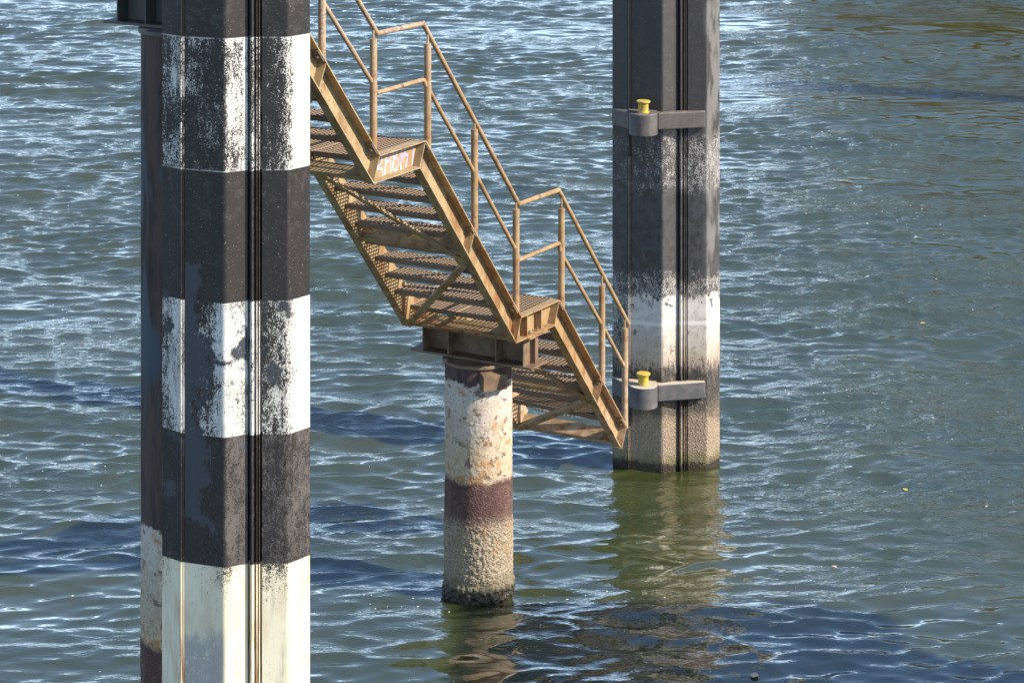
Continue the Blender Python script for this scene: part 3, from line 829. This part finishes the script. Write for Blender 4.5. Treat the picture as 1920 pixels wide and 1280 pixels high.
for sgn in (-1, 1):
    m = MB()
    a, b, c = sgn*VF, sgn*(VW-0.007), sgn*VW
    m.strip(T, T1, a, b); m.strip(B1, B, a, b); m.strip(T1, B1, c, b)
    o = m.build('stringer', M_stair, stair)
    # mitre stiffeners and splice plates
    mids = []
    for i in range(1, len(T)-1): mids.append((T1[i], B1[i]))
    for i in (1, 3, 5):
        t = 0.497 if i == 3 else (0.5 if i == 1 else 0.62)
        tp = Vector(T1[i])*(1-t) + Vector(T1[i+1])*t
        # along the bisector direction of the mitres
        dd = Vector((-0.105, -0.1955)); 
        nn = Vector((T[i+1][0]-T[i][0], T[i+1][1]-T[i][1])).normalized(); nn = Vector((nn.y, -nn.x))
        k = (D-0.022)/dd.dot(nn)
        mids.append((tuple(tp), tuple(tp + dd*k)))
    tp = Vector(T1[-1]); dl = (Vector(T1[-1])-Vector(T1[-2])).normalized(); q = tp - dl*0.03
    nn = Vector((dl.y, -dl.x)); dd = Vector((-0.105, -0.1955)); mids.append((tuple(q), tuple(q + dd*((D-0.022)/dd.dot(nn)))))
    for p, q in mids:
        p = Vector(p); q = Vector(q); d = (q-p); ln = d.length; d.normalize(); nrm = Vector((d.y, -d.x))*0.004
        s = MB(); y0, y1 = sorted((sgn*(VW+0.001), sgn*(VF-0.004)))
        p2 = p + d*0.002; q2 = q - d*0.002
        s.hexa([(p2.x-nrm.x, y0, p2.y-nrm.y), (p2.x+nrm.x, y0, p2.y+nrm.y), (q2.x+nrm.x, y0, q2.y+nrm.y), (q2.x-nrm.x, y0, q2.y-nrm.y),
                (p2.x-nrm.x, y1, p2.y-nrm.y), (p2.x+nrm.x, y1, p2.y+nrm.y), (q2.x+nrm.x, y1, q2.y+nrm.y), (q2.x-nrm.x, y1, q2.y-nrm.y)])
        s.build('stiffener_plate', M_stair, o)
    if sgn < 0: near_s = o
    # two rows of small tread bolts on the web
    bt = MB()
    for i in (1, 3, 5):
        nst = {1: 9, 3: 10, 5: 8}[i]
        for k in range(1, nst):
            t = k/nst
            tp = Vector(T[i])*(1-t) + Vector(T[i+1])*t; bp = Vector(B[i])*(1-t) + Vector(B[i+1])*t
            for w in (0.16, 0.66):
                pnt = tp*(1-w) + bp*w
                y0 = sgn*(VW+0.0005)
                bt.obox((pnt.x, y0 + sgn*0.006, pnt.y), (0.009, 0, 0), (0, 0.006, 0), (0, 0, 0.009))
    tb = bt.build('tread_bolts', M_bolt, o); tb['kind'] = 'stuff'

# post shoes under the near top flange
POSTS = [(-3.38, 5.95), (-2.638, 5.47), (-1.80, 5.317), (-1.024, 4.466), (-0.292, 3.63), (0.557, 3.47), (1.366, 2.576), (1.846, 2.058), (-4.16, 7.20), (-4.80, 7.22)]
def top_z(u):
    for (a, b), (c, d) in zip(T, T[1:]):
        if a <= u <= c: return b + (d-b)*(u-a)/(c-a), math.atan2(d-b, c-a)
    return T[-1][1], math.atan2(T[-1][1]-T[-2][1], T[-1][0]-T[-2][0])
VP = -0.563
for u, zt in POSTS:
    uu = min(u - 0.03, 1.79)
    if -2.62 > u > -2.7: uu = u
    z, a = top_z(uu)
    du, dz = math.cos(a), math.sin(a)
    sh = MB()
    c = Vector((uu - 0.03*du, VP - 0.003, z - 0.03*dz)) + Vector((math.sin(a), 0, -math.cos(a)))*0.0185
    sh.obox(c, Vector((du, 0, dz))*0.062, Vector((0, 0.030, 0)), Vector((-dz, 0, du))*0.006)
    po = sh.build('post_shoe', M_beam, near_s)
    bt = MB(); cc = c + Vector((math.sin(a), 0, -math.cos(a)))*0.014
    bt.obox(cc, Vector((du, 0, dz))*0.012, Vector((0, 0.012, 0)), Vector((-dz, 0, du))*0.007)
    bt.build('shoe_bolt', M_bolt, near_s)

# graffiti on the web of the upper landing
def stroke(mb, pts, w):
    pts = [Vector(p) for p in pts]
    for a, b in zip(pts, pts[1:]):
        d = (b-a); ln = d.length
        if ln < 1e-5: continue
        d /= ln; a2 = a - d*w*0.35; b2 = b + d*w*0.35; n_ = Vector((-d.y, d.x))*w/2
        o = len(mb.v)
        yy = -VW - 0.0012 - 0.00003*(o % 37)
        for p in (a2-n_, b2-n_, b2+n_, a2+n_): mb.v.append((p.x, yy, p.y))
        mb.f.append((o, o+1, o+2, o+3))
def gmap(s, t): return (-2.60 + 0.565*s, 4.322 + 0.172*t)
LET = {
 'R': [[(.07,-.02),(.11,.5),(.13,1.0)], [(.13,.97),(.20,1.0),(.265,.93),(.26,.62),(.20,.48),(.115,.46)], [(.11,.40),(.24,.34),(.285,.26),(.29,.0)]],
 'A': [[(.35,-.02),(.37,.5),(.40,.90),(.44,1.0),(.49,.95),(.50,.5),(.505,.02)], [(.37,.56),(.50,.60)]],
 'B': [[(.575,1.0),(.58,.72),(.62,.62),(.67,.72),(.68,1.0)], [(.62,.62),(.58,.50),(.565,.25),(.59,.05),(.66,.04),(.71,.25),(.71,.48),(.66,.60),(.62,.62)]],
 'K': [[(.79,-.02),(.80,.5),(.79,1.0)], [(.93,1.02),(.89,.70),(.81,.52)], [(.81,.56),(.90,.60),(.97,.58),(.955,.30),(.92,.02)]],
 'I': [[(1.10,.0),(1.125,.5),(1.15,.98)]],
}
for k, st in LET.items():
    m = MB()
    for s in st: stroke(m, [gmap(*p) for p in s], 0.021)
    m.build('graffiti_letter', M_graf, near_s)

# gratings
def grating(u0, u1, v0, v1, name_mesh, lead):
    m = MB()
    h = 0.034
    nv = int((v1-v0)/0.043)
    for i in range(nv+1):                                   # twisted cross bars, shallow
        v = v0 + 0.006 + (v1-v0-0.012)*i/nv
        m.box((u0+0.004, v-0.0032, -0.009), (u1-0.004, v+0.0032, -0.001))
    nu = max(2, round((u1-u0)/0.040))
    for i in range(1, nu):                                  # deep bearing bars
        u = u0 + (u1-u0)*i/nu
        m.box((u-0.0022, v0+0.003, -h), (u+0.0022, v1-0.003, -0.0035))
    t = lead
    m.box((u0-0.004, v0, -0.042), (u0+0.004, v1, 0.0)); m.box((u1-0.004, v0, -0.042), (u1+0.006, v1, 0.0))
    m.box((u0+0.0045, v0, -0.042), (u1-0.0045, v0+0.004, -0.0005)); m.box((u0+0.0045, v1-0.004, -0.042), (u1-0.0045, v1, -0.0005))
    me = m.mesh(name_mesh); me.materials.append(M_grate)
    return me
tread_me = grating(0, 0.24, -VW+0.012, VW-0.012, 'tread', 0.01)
def put(name, me, u, z, rot=0.0):
    o = link(name, me, stair); o.location = (u, 0, z); o.rotation_euler = (random.uniform(-.004, .004), rot + random.uniform(-.01, .01), 0)
    return o
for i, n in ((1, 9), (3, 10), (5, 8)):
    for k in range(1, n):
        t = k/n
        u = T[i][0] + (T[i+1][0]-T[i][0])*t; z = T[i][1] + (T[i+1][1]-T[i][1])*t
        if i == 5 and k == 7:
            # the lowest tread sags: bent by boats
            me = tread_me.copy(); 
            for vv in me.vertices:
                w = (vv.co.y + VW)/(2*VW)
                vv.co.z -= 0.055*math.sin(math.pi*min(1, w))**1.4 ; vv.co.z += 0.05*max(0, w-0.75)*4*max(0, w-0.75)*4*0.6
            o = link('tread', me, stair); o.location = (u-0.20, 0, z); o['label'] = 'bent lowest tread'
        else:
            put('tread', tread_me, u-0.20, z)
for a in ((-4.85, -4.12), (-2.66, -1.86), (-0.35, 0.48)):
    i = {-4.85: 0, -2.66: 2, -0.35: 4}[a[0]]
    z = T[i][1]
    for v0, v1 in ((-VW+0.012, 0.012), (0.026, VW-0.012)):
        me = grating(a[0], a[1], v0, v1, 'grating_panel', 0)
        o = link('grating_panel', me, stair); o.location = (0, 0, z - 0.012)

# cross channels between the stringers: web across the slope, flanges pointing up the flight
def cross(top, dn, length, back, flange):
    """top = (u,z) of web top; dn = direction of the web (unit) ; back = direction of the flanges"""
    m = MB(); top = Vector(top); dn = Vector(dn).normalized(); back = Vector(back).normalized()
    v0, v1 = -VW+0.009, VW-0.009
    def plate(p, q, th):
        p = Vector(p); q = Vector(q); d = (q-p).normalized(); n = Vector((d.y, -d.x))*th
        m.hexa([(p.x, v0, p.y), (q.x, v0, q.y), (q.x+n.x, v0, q.y+n.y), (p.x+n.x, v0, p.y+n.y), (p.x, v1, p.y), (q.x, v1, q.y), (q.x+n.x, v1, q.y+n.y), (p.x+n.x, v1, p.y+n.y)])
    plate(top, top + dn*length, 0.007)
    e = top + dn*length
    plate(e - dn*0.0, e - dn*0.0 + back*flange, 0.007)
    return m.build('cross_member', M_stair, stair)
def at(i, t, w):
    p = Vector(T[i])*(1-t) + Vector(T[i+1])*t; q = Vector(B[i])*(1-t) + Vector(B[i+1])*t
    return p*(1-w) + q*w
sl = (Vector(T[4]) - Vector(T[3])).normalized(); up = -sl; nd = Vector((sl.y, -sl.x))
for i, t in ((1, 0.5), (3, 0.485), (5, 0.60)):
    a = at(i, t, 0.42); b = at(i, t, 0.985)
    cross(a, b - a, (b-a).length, up, 0.045)
for j in (2, 4):      # at the head of each landing
    b = Vector(B[j]) + Vector((0.012, 0.010)); a = b + Vector((0.125, 0.085))
    cross(a, b - a, (b-a).length, Vector((-0.66, 0.75)), 0.045)
    # far side of the landing
    b = Vector(B[j+1]) + Vector((-0.03, 0.012)); a = b + Vector((0.03, 0.12))
    cross(a, b - a, (b-a).length, Vector((-1, 0.02)), 0.05)
b = Vector(B[6]) + Vector((-0.005, 0.012)); a = b + Vector((0.12, 0.115))
cross(a, b - a, (b-a).length, up, 0.05)
# toe boards rising along the far edge of each landing
for a, z in (((-2.50, -1.95), 4.522), ((-0.17, 0.40), 2.66)):
    m = MB(); m.box((a[0], VW-0.008, z+0.001), (a[1], VW, z+0.05)); m.build('toe_board', M_stair, stair)

# diagonal braces under the flights (angle section)
def brace(p, q):
    p = Vector(p); q = Vector(q); d = (q-p).normalized()
    n = Vector((nd.x, 0, nd.y)); s = d.cross(n).normalized(); n = s.cross(d).normalized()
    m = MB(); mid = (p+q)/2; h = (q-p)/2
    m.obox(mid, h, s*0.026, n*0.003)
    m.obox(mid + s*0.023 - n*0.026, h, s*0.003, n*0.023)
    return m.build('diagonal_brace', M_stair, stair)
def bp(i, t, v, off=0.012):
    p = Vector(B[i])*(1-t) + Vector(B[i+1])*t + nd*off
    return (p.x, v, p.y)
for i, tm in ((1, 0.5), (3, 0.52), (5, 0.60)):
    brace(bp(i, 0.10, VW), bp(i, tm, -VW-0.02))
    brace(bp(i, tm + 0.012, -VW-0.01, 0.02), bp(i, 0.985, VW, 0.02))
    g = MB(); p = bp(i, tm, -VW+0.03, 0.004); g.obox(p, Vector((sl.x, 0, sl.y))*0.06, (0, 0.05, 0), Vector((nd.x, 0, nd.y))*0.003); g.build('gusset_plate', M_stair, stair)
# carrying bracket of the lower landing web over the beam
for x in (-0.135, 0.125):
    m = MB(); m.box((x, -VF+0.01, B[4][1]+0.014), (x+0.012, -VW-0.001, T[4][1]-0.013)); m.build('web_stiffener', M_stair, near_s)
m = MB(); m.box((-0.16, -VF-0.03, B[4][1]-0.012), (0.17, -VF+0.12, B[4][1]-0.001)); m.build('bearing_plate', M_stair, near_s)
for x in (-0.05, 0.09):
    m = MB(); m.lathe([(0.014, 0), (0.014, 0.014), (0.008, 0.015), (0.008, 0.03)], (x, -VF+0.035, B[4][1]+0.012), 6); m.build('anchor_bolt', M_bolt, near_s)

# handrail: posts, rods, top rail, mid rails
hr = bpy.data.objects.new('handrail', None); C.objects.link(hr); hr.parent = stair; hr.empty_display_size = .1
def rail_z(u):
    for (a, b), (c, d) in zip(RAIL, RAIL[1:]):
        if a <= u <= c: return b + (d-b)*(u-a)/(c-a)
    return RAIL[-1][1]
RAIL = [(-4.85, 7.18), (-4.15, 7.18), (-2.583, 5.505), (-1.872, 5.495), (-0.247, 3.665), (0.503, 3.65), (1.925, 2.075)]
for u, zt in POSTS:
    z0, _ = top_z(min(u, 1.845))
    m = MB(); m.tube([(u, VP, z0 - 0.002), (u, VP, zt)], 0.031, 16); m.build('post', M_rail, hr, smooth=40)
    zr = rail_z(u)
    if zr - 0.012 > zt:
        m = MB(); m.tube([(u, VP, zt), (u, VP, zr - 0.012)], 0.010, 8); m.build('rail_pin', M_rail, hr, smooth=40)
m = MB(); m.tube([(u, VP, z) for u, z in RAIL], 0.0215, 14); m.build('top_rail', M_rail, hr, smooth=40)
MID = [[(-4.16, 6.69), (-3.38, 5.87), (-2.67, 5.13)], [(-2.612, 5.05), (-2.58, 5.022), (-1.885, 5.022), (-1.86, 5.015), (-1.83, 4.965)], [(-1.772, 4.915), (-1.05, 4.113)],
       [(-0.998, 4.06), (-0.32, 3.288)], [(-0.262, 3.172), (-0.235, 3.162), (0.495, 3.158), (0.515, 3.148), (0.53, 3.085)], [(0.585, 3.02), (1.34, 2.225)], [(1.39, 2.175), (1.82, 1.70)]]
for seg in MID:
    m = MB(); m.tube([(u, VP, z) for u, z in seg], 0.0195, 12); m.build('mid_rail', M_rail, hr, smooth=40)

for u, z, r in ((-2.24, 5.500, 0.0235), (0.12, 3.657, 0.0235), (-2.22, 5.022, 0.0212), (0.14, 3.160, 0.0212)):
    m = MB(); m.tube([(u - 0.022, VP, z), (u + 0.022, VP, z)], r, 14); m.build('rail_sleeve', M_bolt, hr, smooth=40)
for u, zt in POSTS[1:8]:                                    # weld beads where the mid rail meets each post
    zs_ = [q[1] for seg in MID for q in seg if abs(q[0]-u) < 0.06]
    if zs_:
        m = MB(); zz_ = sum(zs_)/len(zs_); m.tube([(u, VP, zz_ - 0.026), (u, VP, zz_ + 0.020)], 0.0335, 14); m.build('weld_collar', M_rail, hr, smooth=40)

# ------------------------------------------------------------------ floating bits
def px_to_water(px, py):
    Y = CAM_H*4600/(py + 642)
    return (px - 960)/4600*Y, Y
def leaf(px, py, size, rot, label, mat, cat='leaf', name='floating_leaf'):
    x, y = px_to_water(px, py)
    m = MB(); n = 8
    top = []; 
    for i in range(n+1):
        t = i/n; w = 0.34*math.sin(math.pi*t**0.85)*(1 - 0.25*t); h = 0.10*math.sin(math.pi*t)
        m.v += [(t-0.5, -w, 0.05+h*0.2), (t-0.5, 0, h-0.02), (t-0.5, w, 0.05+h*0.3)]
    for i in range(n):
        for j in range(2):
            a = i*3+j; m.f.append((a, a+3, a+4, a+1))
    o = m.build(name, mat); o.scale = (size,)*3; o.rotation_euler = (0, 0, rot); o.location = (x, y, water_h(x, y) + 0.006)
    sol = o.modifiers.new('thickness', 'SOLIDIFY'); sol.thickness = 0.03
    tag(o, label, cat, 'leaves floating on the river')
leaf(1730, 603, 0.075, 0.4, 'small yellow leaf floating far right, level with the lower stair landing', M_leafy)
leaf(1697, 912, 0.075, 2.0, 'yellow leaf floating to the right of the far dolphin foot', M_leafy)
leaf(1388, 1133, 0.065, 0.2, 'pale leaf floating beside the dolphin reflection', M_leafb)
leaf(1415, 1266, 0.11, 1.2, 'largest pale brown leaf at the bottom edge of the water', M_leafb)
leaf(1564, 1060, 0.06, 2.6, 'tan leaf drifting alone in the lower right water', M_leafb)

fm = MB()
drifts = [(random.uniform(0, 1950), random.uniform(40, 1270)) for _ in range(26)]
for k in range(330):
    a, b = random.choice(drifts)
    px = a + random.gauss(0, 110); py = b + random.gauss(0, 14)
    if random.random() < 0.25: px, py = random.uniform(0, 1930), random.uniform(0, 1280)
    x, y = px_to_water(px, py)
    z = water_h(x, y); s = random.uniform(0.003, 0.0085)*(y/24)**0.8
    sx = s*random.uniform(0.8, 2.0); o = len(fm.v); nn = 7; ph = random.uniform(0, 6)
    fm.v += [(x + sx*random.uniform(.7,1.1)*math.cos(ph+i*6.283/nn), y + s*random.uniform(.7,1.1)*math.sin(ph+i*6.283/nn), z + 0.003) for i in range(nn)]
    fm.v.append((x, y, z + 0.004 + s*0.5))
    fm.f += [(o+i, o+(i+1) % nn, o+nn) for i in range(nn)]
o = fm.build('foam_specks', M_foam); tag(o, 'tiny white foam flecks drifting on the river', 'foam', None, 'stuff')
